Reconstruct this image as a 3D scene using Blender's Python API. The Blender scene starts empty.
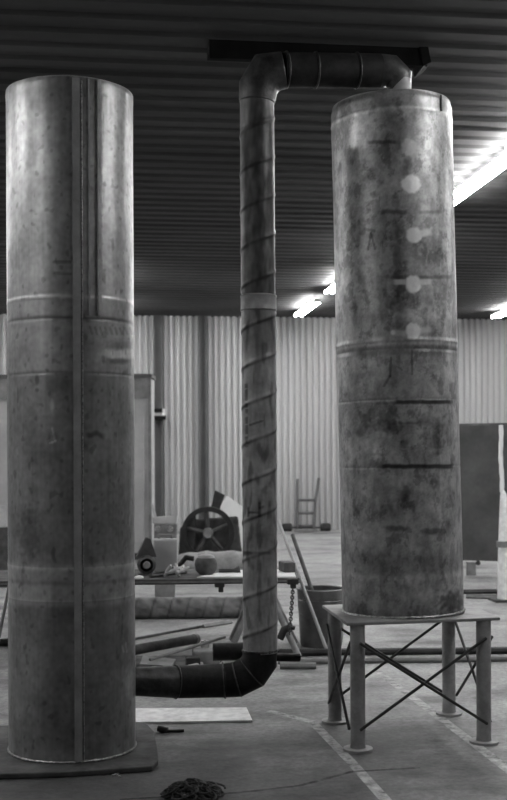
import bpy, math, random
from mathutils import Vector, Matrix, noise
random.seed(7)
SC = bpy.context.scene
COL = SC.collection
PI = math.pi
# ------------------------------------------------------------------ camera
FPX, CX, HY = 1150.0, 253.5, 455.0
PSI, ROLL = math.atan(143/1150), math.radians(0.25)
EYE = Vector((0, 0, 1.5))
FWD = Vector((math.sin(PSI), math.cos(PSI), 0))
R0 = Vector((math.cos(PSI), -math.sin(PSI), 0))
U0 = Vector((0, 0, 1))
RT = R0*math.cos(ROLL) - U0*math.sin(ROLL)
UP = U0*math.cos(ROLL) + R0*math.sin(ROLL)
cam = bpy.data.cameras.new('camera')
cam.sensor_fit = 'VERTICAL'; cam.sensor_height = 36.0; cam.sensor_width = 24.0
cam.lens = FPX*36/800
cam.shift_y = (HY-400)/800
cam.clip_end = 200
cam.dof.use_dof = True; cam.dof.focus_distance = 6.1; cam.dof.aperture_fstop = 3.4
camo = bpy.data.objects.new('camera', cam); COL.objects.link(camo)
m = Matrix((RT, UP, -FWD)).transposed().to_4x4(); m.translation = EYE
camo.matrix_world = m
SC.camera = camo
SC.view_settings.view_transform = 'Standard'; SC.view_settings.look = 'None'
SC.view_settings.gamma = 1; SC.view_settings.use_curve_mapping = False
SC.view_settings.exposure = 2.75

def ray(px, py): return FWD + RT*((px-CX)/FPX) + UP*((HY-py)/FPX)
def at(px, py, Z): return EYE + ray(px, py)*Z                  # point at depth Z along the view axis
def hit(px, py, z=0.0):                                         # point where the sight line meets height z
    r = ray(px, py); return EYE + r*((z-EYE.z)/r.z)
def pix(p):
    d = p-EYE; Z = d.dot(FWD); return CX+FPX*d.dot(RT)/Z, HY-FPX*d.dot(UP)/Z
def clamp(x, a=0., b=1.): return max(a, min(b, x))
def sstep(a, b, x):
    t = clamp((x-a)/(b-a)); return t*t*(3-2*t)
def nz(x, y, z=0.): return noise.noise(Vector((x, y, z)))

# ------------------------------------------------------------------ materials
def nodes(name):
    mt = bpy.data.materials.new(name); mt.use_nodes = True
    nt = mt.node_tree; return mt, nt, nt.nodes['Principled BSDF']
def noise_node(nt, scale, detail=6, rough=.6, vec=None, stretch=None):
    tc = nt.nodes.new('ShaderNodeTexCoord'); src = tc.outputs['Object']
    if stretch:
        mp = nt.nodes.new('ShaderNodeMapping'); mp.inputs['Scale'].default_value = stretch
        nt.links.new(src, mp.inputs['Vector']); src = mp.outputs['Vector']
    n = nt.nodes.new('ShaderNodeTexNoise'); n.inputs['Scale'].default_value = scale
    n.inputs['Detail'].default_value = detail; n.inputs['Roughness'].default_value = rough
    nt.links.new(src, n.inputs['Vector']); return n
def ramp(nt, src, stops):
    r = nt.nodes.new('ShaderNodeValToRGB'); e = r.color_ramp.elements
    while len(e) < len(stops): e.new(.5)
    for k, (p, v) in enumerate(stops):
        e[k].position = p; e[k].color = (v, v, v, 1)
    nt.links.new(src, r.inputs['Fac']); return r
def mul(nt, a, b):
    n = nt.nodes.new('ShaderNodeMix'); n.data_type = 'RGBA'; n.blend_type = 'MULTIPLY'
    n.inputs['Factor'].default_value = 1
    nt.links.new(a, n.inputs['A']); nt.links.new(b, n.inputs['B']); return n.outputs['Result']
def mat(name, v, rough=.7, metal=0., scale=8., amt=.35, bump=.0, fine=60., stretch=None, tone=False, spec=.5):
    """grey material: albedo v varied by two scales of noise; with tone=True the vertex value 'tone' multiplies it"""
    mt, nt, b = nodes(name)
    n1 = noise_node(nt, scale, stretch=stretch)
    r1 = ramp(nt, n1.outputs['Fac'], [(.3, v*(1-amt)), (.7, v*(1+amt))])
    n2 = noise_node(nt, fine, 4, .7)
    r2 = ramp(nt, n2.outputs['Fac'], [(.25, 1-amt*.55), (.75, 1.)])
    c = mul(nt, r1.outputs['Color'], r2.outputs['Color'])
    if tone:
        a = nt.nodes.new('ShaderNodeAttribute'); a.attribute_name = 'tone'
        cb = nt.nodes.new('ShaderNodeCombineColor')
        for k in range(3): nt.links.new(a.outputs['Fac'], cb.inputs[k])
        c = mul(nt, c, cb.outputs['Color'])
    nt.links.new(c, b.inputs['Base Color'])
    b.inputs['Roughness'].default_value = rough; b.inputs['Metallic'].default_value = metal
    b.inputs['Specular IOR Level'].default_value = spec
    rr = ramp(nt, n1.outputs['Fac'], [(.3, min(1, rough*1.15)), (.7, rough*.85)])
    nt.links.new(rr.outputs['Color'], b.inputs['Roughness'])
    if bump:
        bp = nt.nodes.new('ShaderNodeBump'); bp.inputs['Strength'].default_value = bump; bp.inputs['Distance'].default_value = .01
        nt.links.new(n2.outputs['Fac'], bp.inputs['Height']); nt.links.new(bp.outputs['Normal'], b.inputs['Normal'])
    return mt
M = {}
M['tank'] = mat('tank_steel', .32, .42, .55, 6, .22, .05, 45, (1, 1, .5), tone=True)
M['tank2'] = mat('stained_tank_steel', .36, .44, .45, 7, .3, .06, 40, (1, 1, .6), tone=True)
M['pipe'] = mat('pipe_steel', .38, .5, .35, 9, .3, .08, 50, None, tone=True)
M['darkpipe'] = mat('tarred_steel', .022, .6, .05, 9, .6, .2, 40, spec=.2)
M['pipejoint'] = mat('welded_steel', .07, .45, .4, 14, .7, .2, 50)
M['weld'] = mat('weld_metal', .42, .4, .6, 60, .6, .3, 120)
M['plate'] = mat('plate_steel', .30, .55, .2, 6, .3, .05, 40)
M['stand'] = mat('stand_steel', .33, .6, .2, 10, .3, .08, 50)
M['rod'] = mat('black_rod', .04, .5, .2, 20, .3)
M['black'] = mat('black_steel', .03, .6, .1, 10, .4)
M['dark'] = mat('dark_rusty_steel', .08, .7, .1, 8, .5, .1, 30)
M['mid'] = mat('grey_paint', .22, .6, 0, 6, .35, .05, 30)
M['light'] = mat('pale_paint', .5, .6, 0, 5, .2, .03, 30)
M['white'] = mat('white_sheet', .8, .7, 0, 4, .06, .02, 30)
M['board'] = mat('pale_board', .85, .85, 0, 14, .2, .1, 60)
M['cloth'] = mat('grey_cloth', .3, .9, 0, 6, .35, .2, 30)
M['rail'] = mat('black_rail', .008, .8, 0, 6, .3, spec=.1)
M['panel'] = mat('dark_panel_steel', .11, .6, .15, 1.6, .4, .03, 20)
M['cab'] = mat('cabinet_paint', .42, .6, 0, 1.5, .2, .03, 20)
M['drum'] = mat('dark_drum_steel', .22, .3, .75, 5, .4, .08, 25)
M['rubber'] = mat('rubber', .02, .8, 0, 8, .3)
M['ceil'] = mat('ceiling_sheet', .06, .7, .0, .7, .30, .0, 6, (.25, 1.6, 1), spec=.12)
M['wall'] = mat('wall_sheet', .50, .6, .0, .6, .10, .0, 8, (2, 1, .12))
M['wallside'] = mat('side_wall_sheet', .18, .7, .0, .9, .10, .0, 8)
M['column'] = mat('column_paint', .10, .6, 0, 3, .15)

def dark_patch(px, py, rx, ry, dark):
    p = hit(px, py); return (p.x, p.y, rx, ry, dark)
DARK_PATCHES = [dark_patch(190, 795, 2.6, 1.7, .40), dark_patch(410, 735, .6, .42, .62), dark_patch(250, 745, .6, .25, .65), dark_patch(40, 790, 1.0, .5, .7)]  # patches at the stand put its shade into the floor colour
def concrete():
    mt, nt, b = nodes('concrete_floor')
    a = ramp(nt, noise_node(nt, .55, 5, .6).outputs['Fac'], [(.32, .30), (.68, .50)])
    c = ramp(nt, noise_node(nt, 2.6, 8, .7).outputs['Fac'], [(.3, .55), (.62, 1.)])
    d = ramp(nt, noise_node(nt, 30, 6, .75).outputs['Fac'], [(.3, .5), (.62, 1.08)])
    s = ramp(nt, noise_node(nt, 1.1, 6, .65, stretch=(1, 1.7, 1)).outputs['Fac'], [(.34, .38), (.5, 1.)])
    col = mul(nt, mul(nt, mul(nt, a.outputs['Color'], c.outputs['Color']), d.outputs['Color']), s.outputs['Color'])
    # grime round the work, and the stand's shade painted into the slab
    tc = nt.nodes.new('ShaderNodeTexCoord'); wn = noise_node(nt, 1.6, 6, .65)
    for (cx, cy, rx, ry, dark) in DARK_PATCHES:
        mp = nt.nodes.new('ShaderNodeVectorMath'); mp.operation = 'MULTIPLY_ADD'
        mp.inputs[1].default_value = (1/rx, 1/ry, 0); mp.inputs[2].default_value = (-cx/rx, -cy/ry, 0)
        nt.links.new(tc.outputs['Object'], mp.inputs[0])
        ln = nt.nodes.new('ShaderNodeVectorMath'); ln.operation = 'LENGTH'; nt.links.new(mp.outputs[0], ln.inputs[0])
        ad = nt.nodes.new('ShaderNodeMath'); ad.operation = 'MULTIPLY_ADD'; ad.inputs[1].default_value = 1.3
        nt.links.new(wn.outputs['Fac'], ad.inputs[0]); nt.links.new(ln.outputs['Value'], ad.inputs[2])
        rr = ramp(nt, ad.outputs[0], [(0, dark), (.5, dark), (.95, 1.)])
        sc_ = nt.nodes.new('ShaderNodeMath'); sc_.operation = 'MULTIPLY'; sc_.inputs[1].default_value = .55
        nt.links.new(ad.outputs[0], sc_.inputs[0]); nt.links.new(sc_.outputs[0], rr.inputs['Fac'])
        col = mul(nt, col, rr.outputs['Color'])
    nt.links.new(col, b.inputs['Base Color'])
    b.inputs['Roughness'].default_value = .62
    bp = nt.nodes.new('ShaderNodeBump'); bp.inputs['Strength'].default_value = .25; bp.inputs['Distance'].default_value = .01
    nt.links.new(noise_node(nt, 45, 6, .7).outputs['Fac'], bp.inputs['Height']); nt.links.new(bp.outputs['Normal'], b.inputs['Normal'])
    return mt
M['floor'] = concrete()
def worn_paint(name, v, lo, hi):
    mt, nt, b = nodes(name)
    n = noise_node(nt, 12, 6, .75)
    r = ramp(nt, n.outputs['Fac'], [(lo, 0), (hi, 1)])
    b.inputs['Base Color'].default_value = (v, v, v, 1); b.inputs['Roughness'].default_value = .75
    tr = nt.nodes.new('ShaderNodeBsdfTransparent'); mx = nt.nodes.new('ShaderNodeMixShader')
    nt.links.new(r.outputs['Color'], mx.inputs['Fac']); nt.links.new(tr.outputs[0], mx.inputs[1]); nt.links.new(b.outputs[0], mx.inputs[2])
    nt.links.new(mx.outputs[0], nt.nodes['Material Output'].inputs['Surface'])
    return mt
M['paint'] = worn_paint('worn_floor_paint', .54, .25, .62)
M['crack'] = worn_paint('floor_joint', .07, .3, .75)
def emit(name, s):
    mt, nt, b = nodes(name)
    b.inputs['Base Color'].default_value = (.8, .8, .8, 1)
    b.inputs['Emission Color'].default_value = (1, 1, 1, 1); b.inputs['Emission Strength'].default_value = s
    return mt
LAMP = 13.0
M['tube'] = emit('lit_tube', LAMP)

# ------------------------------------------------------------------ mesh building (world coordinates)
class MB:
    def __init__(s): s.v = []; s.f = []; s.tone = None
    def add(s, vs, fs):
        k = len(s.v); s.v += [Vector(v) for v in vs]; s.f += [tuple(i+k for i in f) for f in fs]; return s
    def hexa(s, p):   # 8 points: bottom loop, top loop
        return s.add(p, [(3, 2, 1, 0), (4, 5, 6, 7), (0, 1, 5, 4), (1, 2, 6, 5), (2, 3, 7, 6), (3, 0, 4, 7)])
    def box(s, c, size, ax=None):
        c = Vector(c); X, Y, Z = ax or (Vector((1, 0, 0)), Vector((0, 1, 0)), Vector((0, 0, 1)))
        a, b, d = (q/2 for q in size)
        P = [c+X*(a*i)+Y*(b*j)+Z*(d*k) for k in (-1, 1) for i, j in ((-1, -1), (1, -1), (1, 1), (-1, 1))]
        return s.hexa(P)
    def tube(s, pts, r, n=16, cap=True, up=None):
        """mitred tube along a polyline; r a number or one per point"""
        pts = [Vector(p) for p in pts]; N = len(pts)
        rs = r if isinstance(r, (list, tuple)) else [r]*N
        t0 = (pts[1]-pts[0]).normalized()
        ref = up or (Vector((0, 0, 1)) if abs(t0.z) < .9 else Vector((0, 1, 0)))
        rings = []; x = None
        for i in range(N):
            din = (pts[i]-pts[i-1]).normalized() if i else (pts[1]-pts[0]).normalized()
            dout = (pts[i+1]-pts[i]).normalized() if i < N-1 else din
            if x is None: x = din.cross(ref).normalized()
            x = (x - din*x.dot(din)).normalized(); y = din.cross(x)
            nrm = din+dout; nrm.normalize()
            ring = []
            for k in range(n):
                a = 2*PI*k/n; o = x*math.cos(a)*rs[i]+y*math.sin(a)*rs[i]
                o = o - din*(o.dot(nrm)/din.dot(nrm)) if i not in (0, N-1) else o
                ring.append(pts[i]+o)
            rings.append(ring)
            if i < N-1:  # carry the frame round the corner
                q = din.rotation_difference(dout); x = q @ x
        vs = [v for rg in rings for v in rg]
        fs = [(i*n+k, i*n+(k+1) % n, (i+1)*n+(k+1) % n, (i+1)*n+k) for i in range(N-1) for k in range(n)]
        if cap: fs += [tuple(range(n))[::-1], tuple((N-1)*n+k for k in range(n))]
        return s.add(vs, fs)
    def lathe(s, prof, o, ax=None, n=32, a0=0., a1=2*PI):
        """profile of (radius, height) turned round the axis ax[2] at o"""
        o = Vector(o); X, Y, Z = ax or (Vector((1, 0, 0)), Vector((0, 1, 0)), Vector((0, 0, 1)))
        full = abs(a1-a0-2*PI) < 1e-6; m_ = n if full else n+1
        vs = [o+X*(r*math.cos(a0+(a1-a0)*k/n))+Y*(r*math.sin(a0+(a1-a0)*k/n))+Z*h for r, h in prof for k in range(m_)]
        fs = []
        for i in range(len(prof)-1):
            for k in range(n):
                k2 = (k+1) % m_; fs.append((i*m_+k, i*m_+k2, (i+1)*m_+k2, (i+1)*m_+k))
        return s.add(vs, fs)
    def prism(s, poly, off):
        """closed outline pushed along off"""
        n = len(poly); P = [Vector(p) for p in poly]
        return s.add(P+[p+off for p in P], [tuple(range(n))[::-1], tuple(range(n, 2*n))]+[(i, (i+1) % n, n+(i+1) % n, n+i) for i in range(n)])
    def sheet(s, pts, th):
        return s.prism(pts, Vector((0, 0, th)))

INV = {}
def mesh(name, mb, mt, parent=None, smooth=False, bevel=0., origin=None):
    inv = INV[parent.name] if parent else (Matrix.Translation(-Vector(origin)) if origin is not None else Matrix())
    me = bpy.data.meshes.new(name)
    me.from_pydata([inv @ v for v in mb.v], [], mb.f); me.update()
    import bmesh
    bm = bmesh.new(); bm.from_mesh(me); bmesh.ops.recalc_face_normals(bm, faces=bm.faces); bm.to_mesh(me); bm.free()
    if mb.tone:
        a = me.attributes.new('tone', 'FLOAT', 'POINT'); a.data.foreach_set('value', mb.tone)
    me.materials.append(mt)
    if smooth:
        me.polygons.foreach_set('use_smooth', [True]*len(me.polygons))
        try: me.set_sharp_from_angle(angle=math.radians(38))
        except Exception: pass
    o = bpy.data.objects.new(name, me); COL.objects.link(o)
    if parent: o.parent = parent
    elif origin is not None: o.location = origin
    INV[o.name] = inv
    if bevel:
        b = o.modifiers.new('bevel', 'BEVEL'); b.width = bevel; b.segments = 2; b.limit_method = 'ANGLE'
    return o
def tag(o, label, cat, group=None):
    o['label'] = label; o['category'] = cat
    if group: o['group'] = group
    return o
def thing(name, label, cat, loc, group=None, rot=None):
    o = bpy.data.objects.new(name, None); COL.objects.link(o); o.empty_display_size = .1
    mw = Matrix.Translation(Vector(loc)) @ (rot.to_4x4() if rot else Matrix())
    o.matrix_world = mw; INV[o.name] = mw.inverted()
    return tag(o, label, cat, group)
def struct(name, mb, mt, parent=None, smooth=False):
    o = mesh(name, mb, mt, parent, smooth); o['kind'] = 'structure'; return o
def solo(name, mb, mt, label, cat, group=None, smooth=False, bevel=0., origin=None):
    if origin is None:
        c = sum(mb.v, Vector())/len(mb.v); c.z = min(v.z for v in mb.v); origin = c
    return tag(mesh(name, mb, mt, None, smooth, bevel, origin), label, cat, group)
def frame_to(a, b=None, up=Vector((0, 0, 1))):
    z = (b-a).normalized(); x = z.cross(up).normalized() if abs(z.dot(up)) < .98 else Vector((1, 0, 0))
    y = z.cross(x).normalized(); return x, y, z

# ------------------------------------------------------------------ the hall
XL, XR, YF = -6.2, 9.6, -6.0
YB = hit(310, 530).y
HC = 4.225
fl = MB().add([(XL, YF, 0), (XR, YF, 0), (XR, YB, 0), (XL, YB, 0)], [(0, 1, 2, 3)])
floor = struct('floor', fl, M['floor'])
def strip(pxs, w):          # flat strip of paint along image points, on the floor
    P = [hit(*p) for p in pxs]; mb = MB()
    for i, p in enumerate(P): p.z = .002
    for a, b in zip(P[:-1], P[1:]):
        n = Vector((0, 0, 1)).cross(b-a).normalized()*w/2
        mb.add([a-n, b-n, b+n, a+n], [(0, 1, 2, 3)])
    return mb
struct('floor_marking', strip([(268, 711), (312, 722), (350, 761), (388, 803)], .055), M['paint'], floor)
struct('floor_marking', strip([(377, 671), (440, 718), (520, 779)], .06), M['paint'], floor)
struct('floor_joint', strip([(120, 800), (240, 793), (300, 786), (352, 772), (420, 768)], .025), M['crack'], floor)
struct('floor_joint', strip([(-20, 660), (140, 661), (270, 660.5), (520, 654)], .012), M['crack'], floor)
# corrugated ceiling
mb = MB(); pr = [(0, 0), (.11, 0), (.145, .022), (.235, .022), (.27, 0)]
ys = []; y = YF
while y < YB:
    ys += [(y+a, HC+h) for a, h in pr[:-1]]; y += .27
ys.append((YB, HC))
vs = [(x, yy, zz) for yy, zz in ys for x in (XL, XR)]
mb.add(vs, [(2*i, 2*i+1, 2*i+3, 2*i+2) for i in range(len(ys)-1)])
struct('ceiling', mb, M['ceil'])
# corrugated back wall
def corr_wall(p0, p1, pitch, dep, h, toward):
    mb = MB(); d = (p1-p0); L = d.length; d.normalize(); pts = []; s_ = 0.
    while s_ < L:
        for a, q in ((0, 0), (.30, 0), (.45, 1), (.85, 1)): pts.append(p0+d*(s_+a*pitch)+toward*(dep*q))
        s_ += pitch*(1+.0*random.random())
    pts.append(p1)
    mb.add([v for p in pts for v in (p, p+Vector((0, 0, h)))], [(2*i, 2*i+2, 2*i+3, 2*i+1) for i in range(len(pts)-1)])
    return mb
struct('wall_back', corr_wall(Vector((XL, YB, 0)), Vector((XR, YB, 0)), .124, .065, HC+.06, Vector((0, -1, 0))), M['wall'])
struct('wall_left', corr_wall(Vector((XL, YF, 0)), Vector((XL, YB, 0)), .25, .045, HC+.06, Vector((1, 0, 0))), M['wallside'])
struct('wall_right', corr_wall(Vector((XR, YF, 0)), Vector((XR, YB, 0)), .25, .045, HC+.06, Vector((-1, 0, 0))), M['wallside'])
struct('wall_front', corr_wall(Vector((XL, YF, 0)), Vector((XR, YF, 0)), .25, .045, HC+.06, Vector((0, 1, 0))), M['wallside'])
def wall_col(k, px, w, mt):
    p = at(px, 500, 22.4); p.y = YB-.05
    mb = MB(); X = Vector((1, 0, 0))
    mb.box((p.x, p.y-.06, HC/2), (w*.8, .10, HC))
    mb.box((p.x-w*.55, p.y-.10, HC/2), (.035, .16, HC)); mb.box((p.x+w*.55, p.y-.10, HC/2), (.035, .16, HC))
    return struct('trim_%d' % k, mb, mt), p
c1, pc1 = wall_col(1, 158.5, .13, M['column'])
c2, pc2 = wall_col(2, 203.5, .12, M['column'])

# ------------------------------------------------------------------ fluorescent battens in rows
LAMPL = 1.95
def make_batten():
    t = thing('ceiling_light', 'x', 'ceiling light', (0, 0, HC))
    b = MB().box((0, 0, HC-.085), (.07, LAMPL, .05)); mesh('housing', b, M['light'], t)
    for y_ in (-.6, .6): mesh('hanger', MB().box((0, y_, HC-.03), (.03, .03, .06)), M['light'], t)
    for s in (-1, 1):
        tb = MB().tube([(s*.055, -LAMPL/2+.03, HC-.115), (s*.055, LAMPL/2-.03, HC-.115)], .024, 12); mesh('tube', tb, M['tube'], t, True)
        
    for s in (-1, 1): mesh('end_cap', MB().box((0, s*(LAMPL/2-.015), HC-.105), (.15, .03, .05)), M['light'], t)
    return t
first = [True, make_batten()]
def batten(x, yc, label, group=None):
    src = first[1]
    if first[0]: first[0] = False; t = src
    else:
        t = src.copy(); COL.objects.link(t)
        for ch in list(src.children):
            c = ch.copy(); COL.objects.link(c); c.parent = t
    t.location = (x, yc, HC)
    t['label'] = label
    if group: t['group'] = group
    elif 'group' in t: del t['group']
    return t
G = 'fluorescent battens on the ceiling'
ROW = 3.5
batten(ROW, 14.2, 'lit ceiling batten wholly behind the right tank', G)
batten(ROW, 10.6, 'bright fluorescent batten on the ceiling beside the top of the right tank', G).scale.y = 1.26
batten(ROW, 17.25, 'lit ceiling batten half hidden by the left edge of the right tank', G)
batten(ROW, 20.3, 'lit ceiling batten just above the wall beside the riser pipe', G)
batten(7.28, 20.2, 'lit ceiling batten above the corrugated wall at the right edge', G)
OUT = 'lit ceiling batten outside the picture, one of the rows along the hall'
for yc in (14.4, 17.5, 8.2): batten(7.28, yc, OUT, G)
batten(ROW, 8.0, OUT, G)
for yc in (4.7,): batten(ROW, yc, OUT, G)
for yc in (2.7, 6.0, 9.3, 12.6, 15.9, 19.2): batten(-4.1, yc, OUT, G)

for yc in (17.25, 20.3): batten(-.25, yc, 'lit ceiling batten wholly behind the left tank', G)

# ------------------------------------------------------------------ black rail under the ceiling
zr = HC
a = hit(208, 53, zr-.05); b_ = hit(424, 60, zr-.05); b_.y = a.y = (a.y+b_.y)/2
t = thing('ceiling_rail', 'black steel rail fixed crosswise under the ceiling above the pipe', 'rail', (a+b_)/2)
L = (b_-a).length; c = (a+b_)/2
mesh('channel', MB().box((c.x, c.y, zr-.035), (L, .20, .07)), M['rail'], t)
mesh('lip', MB().box((c.x, c.y-.09, zr-.06), (L, .02, .12)), M['rail'], t)
mesh('end_plate', MB().prism([(b_.x, c.y-.12, zr), (b_.x+.02, c.y-.12, zr-.10), (b_.x-.03, c.y-.12, zr-.125), (b_.x-.06, c.y-.12, zr)], Vector((0, .24, 0))), M['rail'], t)

# ------------------------------------------------------------------ tanks
def tank_frame(base, top):
    z = (top-base).normalized(); d = Vector((base.x-EYE.x, base.y-EYE.y, 0)).normalized()
    x = d.cross(Vector((0, 0, 1))); y = z.cross(x).normalized(); x = y.cross(z).normalized()
    return Matrix((x, y, z)).transposed()
def shell(base, rot, R, L, pyb, pyt, bumps, tone, nphi=380, rows=560):
    mb = MB(); X, Y, Z = rot.col[0], rot.col[1], rot.col[2]
    mb.tone = []
    def rad(h):
        r = R
        for z0, w, d in bumps:
            q = (h-z0)/w
            if abs(q) < 3: r += d*math.exp(-q*q)
        return r
    for i in range(rows+1):
        h = L*i/rows; r0 = rad(h)
        for k in range(nphi):
            a = 2*PI*k/nphi
            r = r0 + .0022*nz(math.cos(a)*2.2, math.sin(a)*2.2, h*1.6)
            p = base+X*(r*math.cos(a))+Y*(r*math.sin(a))+Z*h
            mb.v.append(p)
            px, py = pix(p)
            mb.tone.append(tone(px, py, a, h, math.sin(a) < .05))
    mb.f = [(i*nphi+k, i*nphi+(k+1) % nphi, (i+1)*nphi+(k+1) % nphi, (i+1)*nphi+k) for i in range(rows) for k in range(nphi)]
    return mb
def ell(px, py, cx, cy, rx, ry, soft=.35, wob=.0, sd=0.):
    q = math.hypot((px-cx)/rx, (py-cy)/ry)
    if q > 2.2: return 0.
    if wob: q += wob*nz(px*.25+sd, py*.25, sd)
    return 1-sstep(1-soft, 1+soft, q)
def bar(px, py, x0, x1, y, th, soft=.5, wob=0., sd=0.):
    if px < x0-3 or px > x1+3 or abs(py-y) > th*3+4: return 0.
    yy = abs(py-y + (wob*nz(px*.12, sd, 3.) if wob else 0))
    return (1-sstep(th*.5*(1-soft), th*.5*(1+soft)+.5, yy))*sstep(x0-2, x0+3, px)*(1-sstep(x1-3, x1+2, px))
def line(px, py, x0, y0, x1, y1, th):
    dx, dy = x1-x0, y1-y0; t_ = clamp(((px-x0)*dx+(py-y0)*dy)/(dx*dx+dy*dy))
    return 1-sstep(th*.35, th*.9, math.hypot(px-x0-dx*t_, py-y0-dy*t_))

# --- left tank, standing on its floor plate
ZP = .028
LB = hit(72.6, 747, ZP); ZL = (LB-EYE).dot(FWD)
LT = at(70.0, 96, ZL); LL = (LT-LB).length; rotL = tank_frame(LB, LT); RL = .317
def hl(py): return LL*(747-py)/(747-96)
def tone_left(px, py, a, h, front):
    s = math.sin(a)
    ph = a
    t = 1.0
    t *= 1+.24*nz(math.cos(a)*2, math.sin(a)*2, h*5)+.22*nz(math.cos(a)*6, math.sin(a)*6, h*16)+.22*nz(math.cos(a)*15, math.sin(a)*15, h*42)+.14*nz(math.cos(a)*24, math.sin(a)*24, h*3)
    t *= 1-.35*sstep(.38, .6, nz(math.cos(a)*11+3, math.sin(a)*11, h*30))
    # thirty-odd centimetres of grime at the top, shells of different sheet below
    hb = lambda q: LL*(747-q)/(747-96)
    t *= 1-.38*sstep(hb(140), hb(95), h+.10*nz(math.cos(a)*4, math.sin(a)*4, 1.))
    if h < hb(594): t *= .66
    elif h < hb(562): t *= 1.15
    elif h < hb(378): t *= .80
    t *= 1+.45*math.exp(-((h-hb(562))/.018)**2)+.5*math.exp(-((h-hb(597))/.016)**2)
    t *= 1+.75*math.exp(-((h-hb(305))/.009)**2)*(1 if nz(a*6, 4.) > -.25 else .3)
    t *= 1-.55*math.exp(-((h-hb(325))/.009)**2)
    t *= 1-.35*math.exp(-((h-hb(377))/.007)**2)
    t *= 1-.3*math.exp(-((h-hb(577))/.012)**2)
    t *= 1+.5*sstep(.13, .0, h+.04*nz(a*5, 1.))
    if front:
        t *= 1-.45*ell(px, py, 30, 535, 10, 24, .6, .6, 2.)
        t *= 1+.75*ell(px, py, 120, 354, 15, 5, .5, .3, 5.)
        t *= 1-.5*ell(px, py, 118, 361, 12, 3, .5, .3, 6.)
        t *= 1-.4*ell(px, py, 120, 345, 13, 5, .5, .5, 7.)
        t *= 1-.6*bar(px, py, 86, 104, 435, 5, .6, 3, 1.)
        t *= 1-.55*ell(px, py, 37, 380, 2.2, 5, .4); t *= 1-.5*ell(px, py, 37, 390, 2, 2, .4)
        t *= 1-.3*bar(px, py, 45, 70, 385, 14, .8, 4, 2.)
        t *= 1-.45*line(px, py, 54, 262, 70, 262, 2.5); t *= 1-.4*line(px, py, 55, 273, 70, 274, 2.5)
        t *= 1-.4*ell(px, py, 76, 258, 4, 6, .6, .5)
        t *= 1+.6*ell(px, py, 52, 405, 2, 6, .6); t *= 1+.9*line(px, py, 50, 443, 56, 441, 1.6)
        t *= 1+.6*line(px, py, 52, 428, 55, 440, 1.6)
        t *= 1+.7*line(px, py, 122, 646, 124, 652, 1.5); t *= 1+.6*line(px, py, 126, 643, 127, 652, 1.5)
        t *= 1+1.1*ell(px, py, 130, 683, 5, 13, .7, .3)  # highlight round the pipe entry, painted into the tone
        for i in range(9): t *= 1-.35*line(px, py, 90+i*5, 327+i*.2, 92+i*5, 334, 1.8)
    return clamp(t, .12, 3.)
tl = thing('steel_tank', 'tall welded steel cylinder standing on a floor plate, vertical seam strip down its front', 'tank', LB, None, rotL)
bmp = [(hl(305), .008, .0018), (hl(325), .008, -.0015), (hl(562), .02, .0018), (hl(577), .012, -.0018), (hl(597), .018, .0018), (hl(377), .006, -.0015), (LL-.02, .02, .002)]
sh = shell(LB, rotL, RL, LL, 747, 96, bmp, tone_left)
mesh('shell', sh, M['tank'], tl, True)
axL = tuple(rotL.col)
mesh('top_cap', MB().lathe([(.001, LL-.012), (RL-.01, LL-.012), (RL+.001, LL-.004), (RL+.001, LL+.001), (RL-.012, LL+.002), (.001, LL+.002)], LB, axL, 96), M['stand'], tl, True)
def seam(base, ax, R, phi0, w, th, h0, h1, n=40):
    X, Y, Z = ax; mb = MB(); vs = []
    for i in range(n+1):
        h = h0+(h1-h0)*i/n
        for dphi, r in ((-w/2, R-.004), (-w/2, R+th), (0, R+th), (w/2, R+th), (w/2, R-.004)):
            a = phi0+dphi/R
            vs.append(base+X*(r*math.sin(a))-Y*(r*math.cos(a))+Z*h)
    mb.add(vs, [(i*5+k, i*5+k+1, i*5+5+k+1, i*5+5+k) for i in range(n) for k in range(4)])
    return mb
def bead(base, ax, R, phi, r, h0, h1, n=140, wob=.3):
    X, Y, Z = ax; pts = []; rs = []
    for i in range(n+1):
        h = h0+(h1-h0)*i/n; a = phi+.0012*nz(i*1.3, 5.)/R
        pts.append(base+X*(R*math.sin(a))-Y*(R*math.cos(a))+Z*h); rs.append(r*(1+wob*nz(i*.9, 2.)))
    return MB().tube(pts, rs, 6)
phL = math.asin(5.6/63.5)
mesh('seam_strip', seam(LB, axL, RL, phL, .036, .006, .01, LL-.01), M['plate'], tl)
mesh('weld_bead', bead(LB, axL, RL, phL+.026/RL, .004, .01, LL-.02), M['weld'], tl, True)['label'] = 'shiny weld bead down the edge of the seam strip'
mesh('rib', seam(LB, axL, RL, math.asin(27/63.5), .016, .012, hl(321), LL-.01), M['stand'], tl)
mesh('rib', seam(LB, axL, RL, math.asin(27/63.5)-.05/RL, .007, .006, hl(321), LL-.01), M['stand'], tl)
def ringbead(base, ax, R, h, r, n=150, wob=.5):
    X, Y, Z = ax; mb = MB(); vs = []
    for k in range(n):
        a = 2*PI*k/n; rr = r*(1+wob*nz(k*.7, h*3))
        for j in range(6):
            b = 2*PI*j/6; q = R+rr*math.cos(b)
            vs.append(base+X*(q*math.cos(a))+Y*(q*math.sin(a))+Z*(h+rr*math.sin(b)))
    mb.add(vs, [(k*6+j, ((k+1) % n)*6+j, ((k+1) % n)*6+(j+1) % 6, k*6+(j+1) % 6) for k in range(n) for j in range(6)])
    return mb
mesh('weld_bead', ringbead(LB, axL, RL, .006, .006, 150, .9), M['weld'], tl, True)['label'] = 'shiny weld bead round the foot'

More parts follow.
